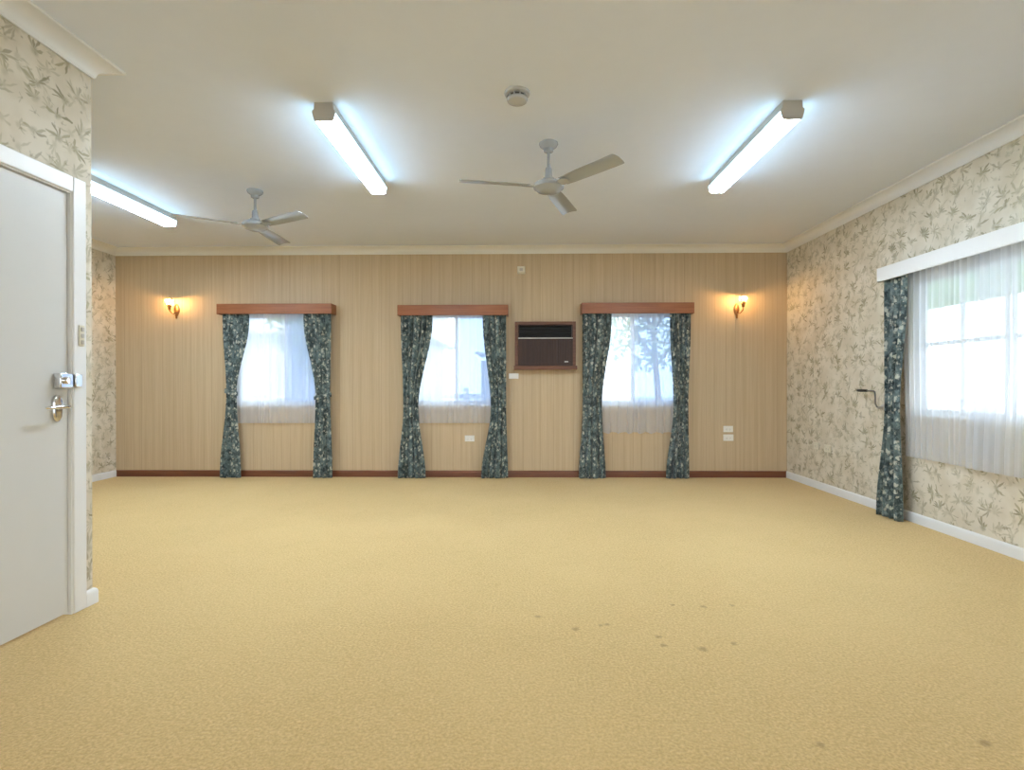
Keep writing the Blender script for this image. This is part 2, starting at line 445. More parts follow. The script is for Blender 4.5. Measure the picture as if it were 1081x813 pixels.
# architrave: flat board with an eased outer edge, mitred at the head
def board(t0, t1, z0, z1, ar=ar):
    ar.box((t0, 0, z0), (t1, .020, z1))
board(.056, DT0-.008, 0, DZ+.086); board(DT1+.008, DT1+.082, 0, DZ+.086); board(DT0-.008, DT1+.008, DZ+.008, DZ+.086)
ar.build('architrave', M['white'], door, bevel=.005, fn=dloc)
st = MB(); st.box((DT0-.014, -.10, 0), (DT0-.0025, .010, DZ+.0025)); st.box((DT1+.0025, -.10, 0), (DT1+.014, .010, DZ+.0025)); st.box((DT0-.014, -.10, DZ+.0025), (DT1+.014, .010, DZ+.014))
st.build('jamb', M['white'], door, fn=dloc)
# rim deadlock: case on the leaf, knob, keeper over the jamb
lk = MB().box((.150, -.004, 1.108), (.222, .034, 1.180)).build('deadlock', M['chrome'], leaf, bevel=.005, fn=dloc)
tag(lk, 'chrome rim deadlock')
kn = MB().lathe([(.0,0),(.017,0),(.017,.010),(.013,.014),(.0,.014)], (0,0,0), 20, 'x')
kn.box((.013,-.004,-.016),(.024,.004,.016))
kn.build('deadlock_knob', M['chrome'], leaf, fn=lambda x, y, z: dloc(.192+y, .034+x, 1.145+z))
MB().box((.100, .0195, 1.112), (.140, .036, 1.176)).build('lock_keeper', M['chrome'], door, bevel=.004, fn=dloc)
# lever handle on an oval plate
pl = MB(); ring = []
for k in range(28):
    a = 2*PI*k/28
    ring.append((.026*math.copysign(abs(math.cos(a))**.75, math.cos(a)), .062*math.copysign(abs(math.sin(a))**.75, math.sin(a))))
pl.prism([[dloc(.205+u*s, b, 1.012+w*s) for u, w in ring] for b, s in ((-.004,1),(.004,1),(.009,.85))])
hp = pl.build('handle_plate', M['chrome'], leaf); tag(hp, 'chrome oval handle plate')
hl = MB()
hl.tube([dloc(.205, b, 1.020) for b in (.006,.03,.048)], .010, 14)
hl.tube([dloc(t, b, z) for t, b, z in ((.190,.050,1.020),(.205,.052,1.020),(.235,.053,1.019),(.27,.052,1.018),(.300,.048,1.018),(.312,.042,1.018))], .008, 12, [.006,.010,.009,.008,.007,.005])
tag(hl.build('lever', M['chrome'], leaf), 'chrome lever')

# architrave switch with three rockers
sw = thing('light_switch', nearf(.091, .0205, 1.367)); tag(sw, 'narrow three-rocker light switch on the door architrave above the deadlock', 'switch')
def sloc(t, b, z):
    p = nearf(t, b, z); return (p[0]-sw.location.x, p[1]-sw.location.y, p[2]-sw.location.z)
MB().box((.075,.0205,1.315),(.107,.027,1.419)).build('switch_plate', M['cream'], sw, bevel=.003, fn=sloc)
for z in (1.335, 1.367, 1.399):
    MB().box((.083,.0265,z-.010),(.099,.033,z+.010)).build('rocker', M['lamp_metal'], sw, bevel=.002, fn=sloc)

# ------------------------------------------------------------------ windows
def window_back(i, x0, x1, mull):
    w = thing('window_%d' % i, ((x0+x1)/2, YB+.07, ZS)); tag(w, 'sliding window in the far wall', 'window', kind='structure')
    L = lambda x, y, z: (x-w.location.x, y-w.location.y, z-w.location.z)
    f = MB(); y0, y1 = YB+.05, YB+.11; e = .035
    f.box((x0,y0,ZS),(x0+e,y1,ZH)); f.box((x1-e,y0,ZS),(x1,y1,ZH)); f.box((x0+e,y0,ZS),(x1-e,y1,ZS+e)); f.box((x0+e,y0,ZH-e),(x1-e,y1,ZH))
    f.build('window_frame', M['alu'], w, bevel=.003, fn=L)
    # interior sill board and reveal lining
    s = MB(); s.box((x0, YB-.004, ZS-.0), (x1, YB+.05, ZS+.018)); s.build('sill', M['white'], w, bevel=.003, fn=L)
    a = MB()
    for (p, q, yy) in ((x0+e, mull+.02, YB+.062), (mull-.02, x1-e, YB+.088)):
        t = MB(); r = .03
        t.box((p,yy-.009,ZS+e),(p+r,yy+.009,ZH-e)); t.box((q-r,yy-.009,ZS+e),(q,yy+.009,ZH-e)); t.box((p+r,yy-.009,ZS+e),(q-r,yy+.009,ZS+e+r)); t.box((p+r,yy-.009,ZH-e-r),(q-r,yy+.009,ZH-e))
        so = t.build('sash', M['alu'], w, bevel=.002, fn=L)
        MB().box((p+r,yy-.002,ZS+e+r),(q-r,yy+.002,ZH-e-r)).build('pane', M['glass'], so, smooth=False, fn=L)
    sc = MB(); sc.box((mull+.01, YB+.104, ZS+e+.002), (x1-e-.002, YB+.106, ZH-e-.002))
    so = sc.build('insect_screen', M['screen'], w, smooth=False, fn=L); tag(so, 'blue-grey insect screen over one half')
window_back(1, *BW[0], -2.90); window_back(2, *BW[1], -.79); window_back(3, *BW[2], 1.36)
w = thing('window_4', (XR+.07, (RW[0]+RW[1])/2, ZS)); tag(w, 'wide window in the right wall', 'window', kind='structure')
L = lambda x, y, z: (x-w.location.x, y-w.location.y, z-w.location.z)
f = MB(); e = .035; xa, xb = XR+.05, XR+.11
f.box((xa,RW[0],ZS),(xb,RW[0]+e,ZH)); f.box((xa,RW[1]-e,ZS),(xb,RW[1],ZH)); f.box((xa,RW[0]+e,ZS),(xb,RW[1]-e,ZS+e)); f.box((xa,RW[0]+e,ZH-e),(xb,RW[1]-e,ZH))
f.build('window_frame', M['alu'], w, bevel=.003, fn=L)
MB().box((XR-.004,RW[0],ZS),(XR+.05,RW[1],ZS+.018)).build('sill', M['white'], w, bevel=.003, fn=L)
np_ = 6; pw = (RW[1]-RW[0]-2*e)/np_
for k in range(np_):
    p = RW[0]+e+k*pw; q = p+pw; xx = XR+.08+(.012 if k % 2 else -.012); r = .028
    t = MB(); t.box((xx-.009,p,ZS+e),(xx+.009,p+r,ZH-e)); t.box((xx-.009,q-r,ZS+e),(xx+.009,q,ZH-e)); t.box((xx-.009,p+r,ZS+e),(xx+.009,q-r,ZS+e+r)); t.box((xx-.009,p+r,ZH-e-r),(xx+.009,q-r,ZH-e))
    t.box((xx-.009,p+r,1.425),(xx+.009,q-r,1.455))
    so = t.build('sash', M['alu'], w, bevel=.002, fn=L)
    MB().box((xx-.002,p+r,ZS+e+r),(xx+.002,q-r,ZH-e-r)).build('pane', M['glass'], so, smooth=False, fn=L)

w = thing('window_5', ((FWN[0]+FWN[1])/2, YF-.06, 0)); tag(w, 'wide glazed doors added unseen behind the viewer to let in daylight', 'window', kind='structure')
L = lambda x, y, z: (x-w.location.x, y-w.location.y, z-w.location.z)
f = MB(); e = .05
f.box((FWN[0],YF-.11,0),(FWN[0]+e,YF-.02,FZ)); f.box((FWN[1]-e,YF-.11,0),(FWN[1],YF-.02,FZ)); f.box((FWN[0]+e,YF-.11,FZ-e),(FWN[1]-e,YF-.02,FZ)); f.box((FWN[0]+e,YF-.11,0),(FWN[1]-e,YF-.02,.03))
f.build('window_frame', M['alu'], w, bevel=.003, fn=L)
pw = (FWN[1]-FWN[0]-2*e)/4
for k in range(4):
    p = FWN[0]+e+k*pw; q = p+pw; yy = YF-.065+(.013 if k % 2 else -.013); r = .045
    t = MB(); t.box((p,yy-.012,.03),(p+r,yy+.012,FZ-e)); t.box((q-r,yy-.012,.03),(q,yy+.012,FZ-e)); t.box((p+r,yy-.012,.03),(q-r,yy+.012,.10)); t.box((p+r,yy-.012,FZ-e-r),(q-r,yy+.012,FZ-e))
    so = t.build('sash', M['alu'], w, bevel=.002, fn=L)
    MB().box((p+r,yy-.003,.10),(q-r,yy+.003,FZ-e-r)).build('pane', M['glass'], so, smooth=False, fn=L)

# ------------------------------------------------------------------ pelmets, curtains, sheers
def pelmet_back(x0, x1, z0, z1, label):
    p = MB(); y0 = YB-.165; t = .018
    o = thing('pelmet', ((x0+x1)/2, YB, z0)); tag(o, label, 'pelmet', 'timber pelmets on the far wall')
    L = lambda x, y, z: (x-o.location.x, y-o.location.y, z-o.location.z)
    p.box((x0,y0,z0),(x1,y0+t,z1))
    p.build('front_board', M['pelmetwood'], o, bevel=.003, fn=L)
    MB().box((x0,y0+t,z1-t),(x1,YB,z1)).build('top_board', M['pelmetwood'], o, bevel=.002, fn=L)
    for (a, b) in ((x0,x0+t),(x1-t,x1)):
        MB().box((a,y0+t,z0),(b,YB,z1-t)).build('end_board', M['pelmetwood'], o, bevel=.002, fn=L)
    return o
PEL = [(-3.625,-2.247), (-1.464,-.150), (.715,2.035)]
PZ = (1.965, 2.085)
pelmet_back(*PEL[0], PZ[0]-.002, PZ[1]+.0, 'red-brown timber pelmet over the leftmost far window, nearest the left wall sconce')
pelmet_back(*PEL[1], PZ[0]-.025, PZ[1]-.022, 'red-brown timber pelmet over the middle far window, left of the air conditioner')
pelmet_back(*PEL[2], PZ[0]-.010, PZ[1]-.003, 'red-brown timber pelmet over the far window right of the air conditioner')

def curve(st, z):
    """smooth interpolation of stations (z, a, b, ...), z decreasing"""
    if z >= st[0][0]: return st[0][1:]
    for i in range(len(st)-1):
        z0, z1 = st[i][0], st[i+1][0]
        if z0 >= z >= z1:
            f = (z0-z)/(z0-z1); f = f*f*(3-2*f)
            return tuple(a+(b-a)*f for a, b in zip(st[i][1:], st[i+1][1:]))
    return st[-1][1:]

def cloth(st, folds, nx, nz, seed, hem=None, jit=.35, lobes=False):
    rnd = random.Random(seed)
    ph = [rnd.uniform(0, 6.28) for _ in range(6)]
    vs = []; fs = []
    ztop, zbot = st[0][0], st[-1][0]
    for j in range(nz+1):
        for i in range(nx+1):
            u = i/nx
            zb = zbot + (hem(u) if hem else 0)
            z = ztop + (zb-ztop)*j/nz
            x0, x1, amp = curve(st, z)[:3]
            fr = (ztop-z)
            up = u + jit/folds*(.35*math.sin(2*PI*u*2.3+ph[0]) + .25*math.sin(2*PI*u*4.1+ph[1]))*(1+.0*fr)
            th = 2*PI*folds*up + .35*math.sin(fr*1.7+ph[2])
            ampv = amp*(.8+.3*math.sin(2*PI*u*1.7+ph[3]+fr*.5))
            d = ampv*math.sin(th) + amp*.22*math.sin(2*th+ph[4])
            if lobes: d = min(ampv, amp*1.05)*(1 - 2*abs(math.sin(th/2))**.85)
            x = x0+(x1-x0)*u + (x1-x0)/folds*.10*math.cos(th)*(0 if i in (0, nx) else 1)
            vs.append((x, d, z))
    w = nx+1
    for j in range(nz):
        for i in range(nx):
            fs.append((j*w+i, j*w+i+1, (j+1)*w+i+1, (j+1)*w+i))
    return vs, fs

def curtain_back(st, label, seed, folds=6, yc=YB-.100, tie=None):
    x0, x1 = st[0][1], st[0][2]; cx = (x0+x1)/2
    vs, fs = cloth(st, folds, 150, 70, seed, lobes=True)
    m = MB().add([(x-cx, d, z) for x, d, z in vs], fs)
    o = m.build('curtain', M['curtain'], None, solid=.004, fix=False); o.location = (cx, yc, 0)
    tag(o, label, 'curtain', 'teal floral curtains')
    if tie:
        tz, tilt = tie
        a, b, amp = curve(st, tz)[:3]
        mm = MB(); n = 40; hw = (b-a)/2+.006; hd = amp*1.2+.012; c = (a+b)/2-cx; rings = []
        for k in range(n):
            w = 2*PI*k/n; px = c+hw*math.copysign(abs(math.cos(w))**.7, math.cos(w)); py = hd*math.copysign(abs(math.sin(w))**.7, math.sin(w))
            zz = tz+tilt*(px-c)/hw
            nx_, ny_ = math.cos(w)*.003, math.sin(w)*.003
            rings.append([(px-nx_,py-ny_,zz-.024),(px+nx_,py+ny_,zz-.024),(px+nx_*1.8,py+ny_*1.8,zz),(px+nx_,py+ny_,zz+.024),(px-nx_,py-ny_,zz+.024)])
        rings.append(rings[0])
        mm.prism(rings)
        mm.build('tieback', M['curtain'], o)
    return o
def stn(top, waist, zw, bot, at=.036, aw=.026, ab=.036, ztop=2.06, mid=None):
    s = [(ztop, top[0], top[1], at), (1.90, top[0], top[1], at)]
    if mid: s.append((mid[0], mid[1], mid[2], (at+aw)/2))
    s += [(zw, waist[0], waist[1], aw), (.006, bot[0], bot[1], ab)]
    return s
ZT = PZ[1]-.018
curtain_back(stn((-3.602,-3.257),(-3.547,-3.420),1.02,(-3.635,-3.365), ztop=ZT-.001), 'teal floral curtain tied back at the left side of the leftmost far window', 11, 4, tie=(1.03,-.02))
curtain_back(stn((-2.610,-2.270),(-2.470,-2.285),.99,(-2.504,-2.262), ztop=ZT-.001), 'teal floral curtain tied back at the right side of the leftmost far window', 12, 4, tie=(.98,.02))
curtain_back(stn((-1.440,-1.056),(-1.410,-1.230),.84,(-1.476,-1.146), ztop=ZT-.023), 'teal floral curtain drawn to the left side of the middle far window', 13, 5)
curtain_back(stn((-.456,-.182),(-.362,-.182),.84,(-.477,-.164), ztop=ZT-.023), 'teal floral curtain on the right of the middle far window, beside the air conditioner', 14, 4)
curtain_back(stn((.735,1.071),(.735,.958),.86,(.690,1.002), ztop=ZT-.004), 'teal floral curtain on the left of the far window right of the air conditioner', 15, 4)
curtain_back(stn((1.767,2.010),(1.811,1.979),.85,(1.721,1.989), ztop=ZT-.004), 'teal floral curtain furthest right on the panelled wall, nearest the right sconce', 16, 4)

def sheer_back(x0, x1, z0, zt, label, seed, hem=None, folds=13):
    cx = (x0+x1)/2
    vs, fs = cloth([(zt, x0, x1, .008), (1.6, x0, x1, .010), (z0, x0, x1, .014)], folds, 260, 30, seed, hem, .6)
    o = MB().add([(x-cx, d, z) for x, d, z in vs], fs).build('sheer_curtain', M['sheer'], None, fix=False)
    o.location = (cx, YB-.028, 0); tag(o, label, 'sheer curtain', 'white sheer curtains'); return o
sheer_back(-3.52,-2.34,  .655,ZT-.001,'white sheer net curtain in the leftmost far window', 21)
sheer_back(-1.37,-.185,.655,ZT-.023,'white sheer net curtain in the middle far window', 22)
sheer_back(.78,1.955,.525,ZT-.004,'longer white sheer net curtain with scalloped hem in the right far window', 23, hem=lambda u: .022*abs(math.sin(PI*u*9)))

# right wall: white pelmet, one curtain in view, two sheers
p4 = thing('pelmet', (XR, 3.25, 1.985)); tag(p4, 'long white painted pelmet over the right wall window', 'pelmet')
L4 = lambda x, y, z: (x-XR, y-3.25, z-1.985)
PY0, PY1, PX = 1.85, 4.657, XR-.17
MB().box((PX,PY0,1.985),(PX+.018,PY1,2.100)).build('front_board', M['white'], p4, bevel=.003, fn=L4)
MB().box((PX+.018,PY0,2.082),(XR,PY1,2.100)).build('top_board', M['white'], p4, bevel=.002, fn=L4)
for a in (PY0, PY1-.018): MB().box((PX+.018,a,1.985),(XR,a+.018,2.082)).build('end_board', M['white'], p4, bevel=.002, fn=L4)
def rot_right(xc, yc, vs):      # cloth built along +x is turned to run along +y
    return [(d, x-yc, z) for x, d, z in vs]
st = [(2.081,4.375,4.630,.036),(1.9,4.385,4.630,.036),(.93,4.478,4.627,.026),(.006,4.440,4.740,.036)]
vs, fs = cloth(st, 4, 150, 70, 31, lobes=True)
o = MB().add(rot_right(0, 4.53, vs), fs).build('curtain', M['curtain'], None, solid=.004, fix=False); o.location = (XR-.108, 4.53, 0)
tag(o, 'teal floral curtain hanging on the right wall under the white pelmet', 'curtain', 'teal floral curtains')
def sheer_right(y0, y1, y0b, y1b, xc, z0, label, seed, folds):
    vs, fs = cloth([(2.081,y0,y1,.009),(1.6,y0,y1,.011),(z0,y0b,y1b,.013)], folds, int(folds*16), 30, seed, None, .6)
    o = MB().add(rot_right(0, (y0+y1)/2, vs), fs).build('sheer_curtain', M['sheer'], None, fix=False); o.location = (xc, (y0+y1)/2, 0)
    tag(o, label, 'sheer curtain', 'white sheer curtains'); return o
sheer_right(3.62,4.56,3.64,4.53, XR-.020, .53, 'white sheer net curtain on the right wall next to the teal curtain', 32, 14)
sheer_right(1.95,3.80,1.95,3.87, XR-.050, .53, 'white sheer net curtain on the right wall cut off by the photo edge', 33, 26)

# ------------------------------------------------------------------ air conditioner
ac = thing('air_conditioner', (.292, YB, 1.305)); tag(ac, 'brown wall air conditioner in a timber frame between two far windows', 'air conditioner')
def al(x, y, z): return (x-.292, y-YB, z-1.305)
X0, X1, Z0, Z1 = -.072, .656, 1.325, 1.872; YA = YB-.075; fw = .038
fr = MB(); fr.box((X0,YA,Z0),(X0+fw,YB,Z1)); fr.box((X1-fw,YA,Z0),(X1,YB,Z1)); fr.box((X0+fw,YA,Z1-fw),(X1-fw,YB,Z1))
fr.build('timber_frame', M['acwood'], ac, bevel=.003, fn=al)
MB().box((X0-.012,YA-.03,Z0-.028),(X1+.012,YB,Z0+.018)).build('sill_board', M['acwood'], ac, bevel=.004, fn=al)
# casing with a recessed outlet on top
xi0, xi1, zi0, zi1 = X0+fw+.001, X1-fw-.001, Z0+.019, Z1-fw-.001; zv = zi1-.155
cs = MB(); yf = YA-.022
cs.box((xi0,yf,zi0),(xi1,YB-.002,zv-.012))
cs.box((xi0,yf+.004,zv),(xi0+.012,YB-.002,zi1)); cs.box((xi1-.012,yf+.004,zv),(xi1,YB-.002,zi1)); cs.box((xi0+.012,yf+.004,zi1-.010),(xi1-.012,YB-.002,zi1))
cs.build('casing', M['acface'], ac, bevel=.003, fn=al)
MB().box((xi0+.012,YB-.03,zv),(xi1-.012,YB-.004,zi1-.010)).build('outlet_recess', M['dark'], ac, smooth=False, fn=al)
MB().box((xi0,yf-.003,zv-.012),(xi1,YB-.004,zv)).build('trim_strip', M['silver'], ac, bevel=.002, fn=al)
lv = MB()
for k in range(4):
    z = zv+.022+k*.030
    lv.add([al(a, b, c) for a, b, c in ((xi0+.014,yf+.012,z),(xi1-.014,yf+.012,z),(xi1-.014,yf+.032,z+.012),(xi0+.014,yf+.032,z+.012),
            (xi0+.014,yf+.012,z+.003),(xi1-.014,yf+.012,z+.003),(xi1-.014,yf+.032,z+.015),(xi0+.014,yf+.032,z+.015))],
           [(3,2,1,0),(4,5,6,7),(0,1,5,4),(1,2,6,5),(2,3,7,6),(3,0,4,7)])
lv.build('louvre', M['dark'], ac, smooth=False)
gr = MB()
gx0, gx1, gz0, gz1 = xi0+.02, xi1-.02, zi0+.03, zv-.028
n = 34
for k in range(n):
    x = gx0+(gx1-gx0)*(k+.5)/n
    gr.box((x-.004,yf-.006,gz0),(x+.004,yf+.0,gz1))
for x in (gx0+.15, gx0+.31, gx0+.45): gr.box((x-.006,yf-.009,gz0),(x+.006,yf,gz1))
gr.build('intake_grille', M['acface'], ac, smooth=False, fn=al)
MB().box((xi1-.10,yf-.010,zi0+.040),(xi1-.055,yf-.006,zi0+.054)).build('badge', M['silver'], ac, bevel=.001, fn=al)

# ------------------------------------------------------------------ plates and small wall things
def plate(name, c, w, h, mode, axis, label, cat, mat=None, group=None):
    """wall plate, origin on the wall; axis 'y': on the far wall facing -y; 'x': on the right wall facing -x"""
    o = thing(name, c); tag(o, label, cat, group); mat = mat or M['plastic']
    F = (lambda a, b, z: (a, -b, z)) if axis == 'y' else (lambda a, b, z: (-b, -a, z))
    MB().box((-w/2,0,-h/2),(w/2,.010,h/2)).build('plate', mat, o, bevel=.003, fn=F)
    if mode == 'double':
        for s in (-1, 1):
            MB().box((s*w*.36-.007,.0095,h*.12),(s*w*.36+.007,.015,h*.36)).build('rocker', mat, o, bevel=.0015, fn=F)
            k = MB()
            for (dx, dz, tl) in ((-.006,.004,.5),(.006,.004,-.5),(0,-.008,0)):
                cx_, cz_ = s*w*.17+dx, -h*.08+dz; hl_ = .0045
                sx, sz = math.sin(tl)*hl_, math.cos(tl)*hl_
                k.add([(cx_-sx-.001,.0098,cz_-sz),(cx_-sx+.001,.0098,cz_-sz),(cx_+sx+.001,.0098,cz_+sz),(cx_+sx-.001,.0098,cz_+sz),
                       (cx_-sx-.001,.0106,cz_-sz),(cx_-sx+.001,.0106,cz_-sz),(cx_+sx+.001,.0106,cz_+sz),(cx_+sx-.001,.0106,cz_+sz)],
                      [(3,2,1,0),(4,5,6,7),(0,1,5,4),(1,2,6,5),(2,3,7,6),(3,0,4,7)])
            k.build('socket_slots', M['dark'], o, smooth=False, fn=F)
    elif mode == 'switch':
        MB().box((-w*.16,.0095,-h*.24),(w*.16,.015,h*.24)).build('rocker', mat, o, bevel=.002, fn=F)
    return o
plate('power_outlet', (-.623,YB,.467), .115, .072, 'double', 'y', 'white double power outlet low on the far wall under the middle window', 'power outlet')
plate('power_outlet', (2.488,YB,.582), .115, .074, 'double', 'y', 'upper of two white power outlets on the far wall below the right sconce', 'power outlet')
plate('power_outlet', (2.490,YB,.478), .122, .078, 'double', 'y', 'lower of two white power outlets on the far wall below the right sconce', 'power outlet')
plate('wall_switch', (-.088,YB,1.222), .118, .066, 'switch', 'y', 'small white switch plate under the air conditioner\'s left corner', 'switch')
plate('power_outlet', (XR,5.90,.455), .10, .074, 'double', 'x', 'cream power outlet low on the right wallpapered wall, nearer the far corner', 'power outlet', M['cream'])
plate('power_outlet', (XR,5.685,.450), .12, .074, 'double', 'x', 'cream power outlet low on the right wallpapered wall, nearer the teal curtain', 'power outlet', M['cream'])
se = thing('wall_sensor', (.004,YB,2.50)); tag(se, 'small cream square motion sensor high on the far wall under the cornice', 'sensor')
sb = MB(); sb.prism([[(-.047,0,-.045),(.047,0,-.045),(.047,0,.045),(-.047,0,.045)],[(-.047,-.02,-.045),(.047,-.02,-.045),(.047,-.02,.045),(-.047,-.02,.045)],[(-.040,-.045,-.030),(.040,-.045,-.030),(.040,-.045,.040),(-.040,-.045,.040)]])
sb.build('sensor_body', M['cream'], se, bevel=.003)
MB().box((-.020,-.048,-.016),(.020,-.044,.018)).build('sensor_lens', M['lamp_metal'], se, bevel=.003)

# awning winder handle on the right wall
wd = thing('winder_handle', (XR,4.83,1.06)); tag(wd, 'bent metal crank handle with black grip beside the right wall curtain', 'crank handle')
g = lambda x, y, z: (x-XR, y-4.83, z-1.06)
MB().lathe([(0,0),(.028,0),(.028,.006),(.012,.012),(.010,.05),(0,.05)], n=20, axis='x').build('rosette', M['silver'], wd, fn=lambda x, y, z: (.001-x, y, z-.145))
MB().tube([g(*q) for q in ((XR-.048,4.83,.915),(XR-.052,4.838,.925),(XR-.055,4.85,.95),(XR-.055,4.855,1.03),(XR-.055,4.862,1.055),(XR-.055,4.88,1.061),(XR-.055,4.985,1.062))], .0065, 10).build('crank', M['crank'], wd)
MB().tube([g(XR-.055,y,1.062) for y in (4.965,4.97,5.06,5.105,5.11)], .011, 14, [.007,.011,.012,.010,.006]).build('grip', M['dark'], wd)

# ------------------------------------------------------------------ wall sconces
def sconce(loc, reach, rz, label, up=0):
    o = thing('wall_sconce', loc, rz); tag(o, label, 'wall light', 'brass wall sconces')
    # back plate: tall shield with finials
    ring = []
    for k in range(32):
        a = 2*PI*k/32; ring.append((.030*math.cos(a)*(1+.18*math.cos(2*a)), .072*math.sin(a)))
    MB().prism([[(u*s, -d, w*s) for u, w in ring] for d, s in ((.0,1),(.008,1),(.016,.8),(.020,.45))]).build('back_plate', M['brass'], o)
    MB().lathe([(0,-.055),(.006,-.052),(.012,-.042),(.009,-.030),(.016,-.018),(.014,0),(.010,.012),(0,.014)], (0,-.014,-.055), 18).build('finial', M['brass'], o)
    pts = []
    for k in range(13):
        s = k/12; pts.append((0, -.016-(reach-.016)*s, -.025-.030*math.sin(PI*s)+.0*s))
    pts += [(0,-reach,-.015+up*.4), (0,-reach,0+up*.4)]
    MB().tube(pts, .0065, 12).build('arm', M['brass'], o)
    zc = up*.4
    MB().lathe([(0,-.022),(.010,-.018),(.020,-.006),(.014,.004),(.016,.010),(.024,.022),(.022,.030),(.009,.034),(.009,.083),(0,.083)], (0,-reach,zc), 24).build('lamp_holder', M['brass'], o)
    sh = [(.020,.026),(.030,.034),(.041,.050),(.047,.072),(.047,.092),(.044,.106)]
    vs = []; fs = []; nn = 28
    for r, h in sh:
        for k in range(nn):
            a = 2*PI*k/nn; rr = r*(1+.03*math.cos(7*a)*(h > .12)); vs.append((rr*math.cos(a), rr*math.sin(a)-reach, h+zc))
    for i in range(len(sh)-1):
        for k in range(nn): fs.append((i*nn+k, i*nn+(k+1) % nn, (i+1)*nn+(k+1) % nn, (i+1)*nn+k))
    so = MB().add(vs, fs).build('lamp_shade', M['shade'], o); tag(so, 'frosted amber glass shade')
    MB().lathe([(0,.0835),(.005,.0845),(.0085,.089),(.0090,.093),(.0075,.098),(.004,.1015),(0,.102)], (0,-reach,zc), 18).build('bulb', M['bulb'], o)
    cp = MB().lathe([(0,.1065),(.046,.1065),(.047,.109),(.036,.114),(.014,.120),(.006,.124),(.008,.131),(0,.135)], (0,-reach,zc), 24).build('cutoff_cap', M['brass'], o)  # opaque cap shaped to cut off the bulb's light above the shade
    return o
sconce((-4.203,YB,2.035), .145, 0, 'lit brass wall sconce at the left end of the far wall')
sconce((2.588,YB,2.020), .175, R(4), 'lit brass wall sconce at the right end of the far wall', .05)

# ------------------------------------------------------------------ fluorescent battens
def batten():
    o = thing('fluorescent_light'); Ln = 1.24
    t = MB(); t.prism([[(-.056,y,0),(.056,y,0),(.060,y,-.048),(.050,y,-.056),(-.050,y,-.056),(-.060,y,-.048)] for y in (.004, Ln-.004)])
    t.build('tray', M['lamp_metal'], o)
    prof = [(-.058,-.054),(.058,-.054),(.065,-.058),(.066,-.066),(.057,-.100),(.048,-.107),(-.048,-.107),(-.057,-.100),(-.066,-.066),(-.065,-.058)]
    d = MB().prism([[(x,y,z) for x, z in prof] for y in (.012, Ln-.012)])
    d = d.build('diffuser', M['tube'], o); d.data.materials.append(M['tubeside'])
    for pg in d.data.polygons:
        if pg.normal.z > -.6: pg.material_index = 1     # side panels set weaker and bluer to shape the glow on the ceiling
    ep = [(-.055,0),(.055,0),(.055,-.040),(.068,-.048),(.068,-.062),(.058,-.100),(.050,-.110),(-.050,-.110),(-.058,-.100),(-.068,-.062),(-.068,-.048),(-.055,-.040)]
    for (ya, yb) in ((0,.013),(Ln-.013,Ln)):
        MB().prism([[(x,y,z) for x, z in ep] for y in (ya, yb)]).build('end_cap', M['lamp_metal'] if ya == 0 else M['plastic'], o, bevel=.002)
    return o
b0 = batten()
for i, (x, y, lab) in enumerate(((-1.158,3.165,'lit white fluorescent batten on the ceiling between the two fans'), (1.590,3.195,'lit white fluorescent batten on the ceiling at the right'), (-3.442,4.035,'lit fluorescent batten at the far left, partly hidden by the door wall'))):
    o = b0 if i == 0 else copy_tree(b0)
    o.location = (x, y, H); tag(o, lab, 'ceiling light', 'fluorescent battens')

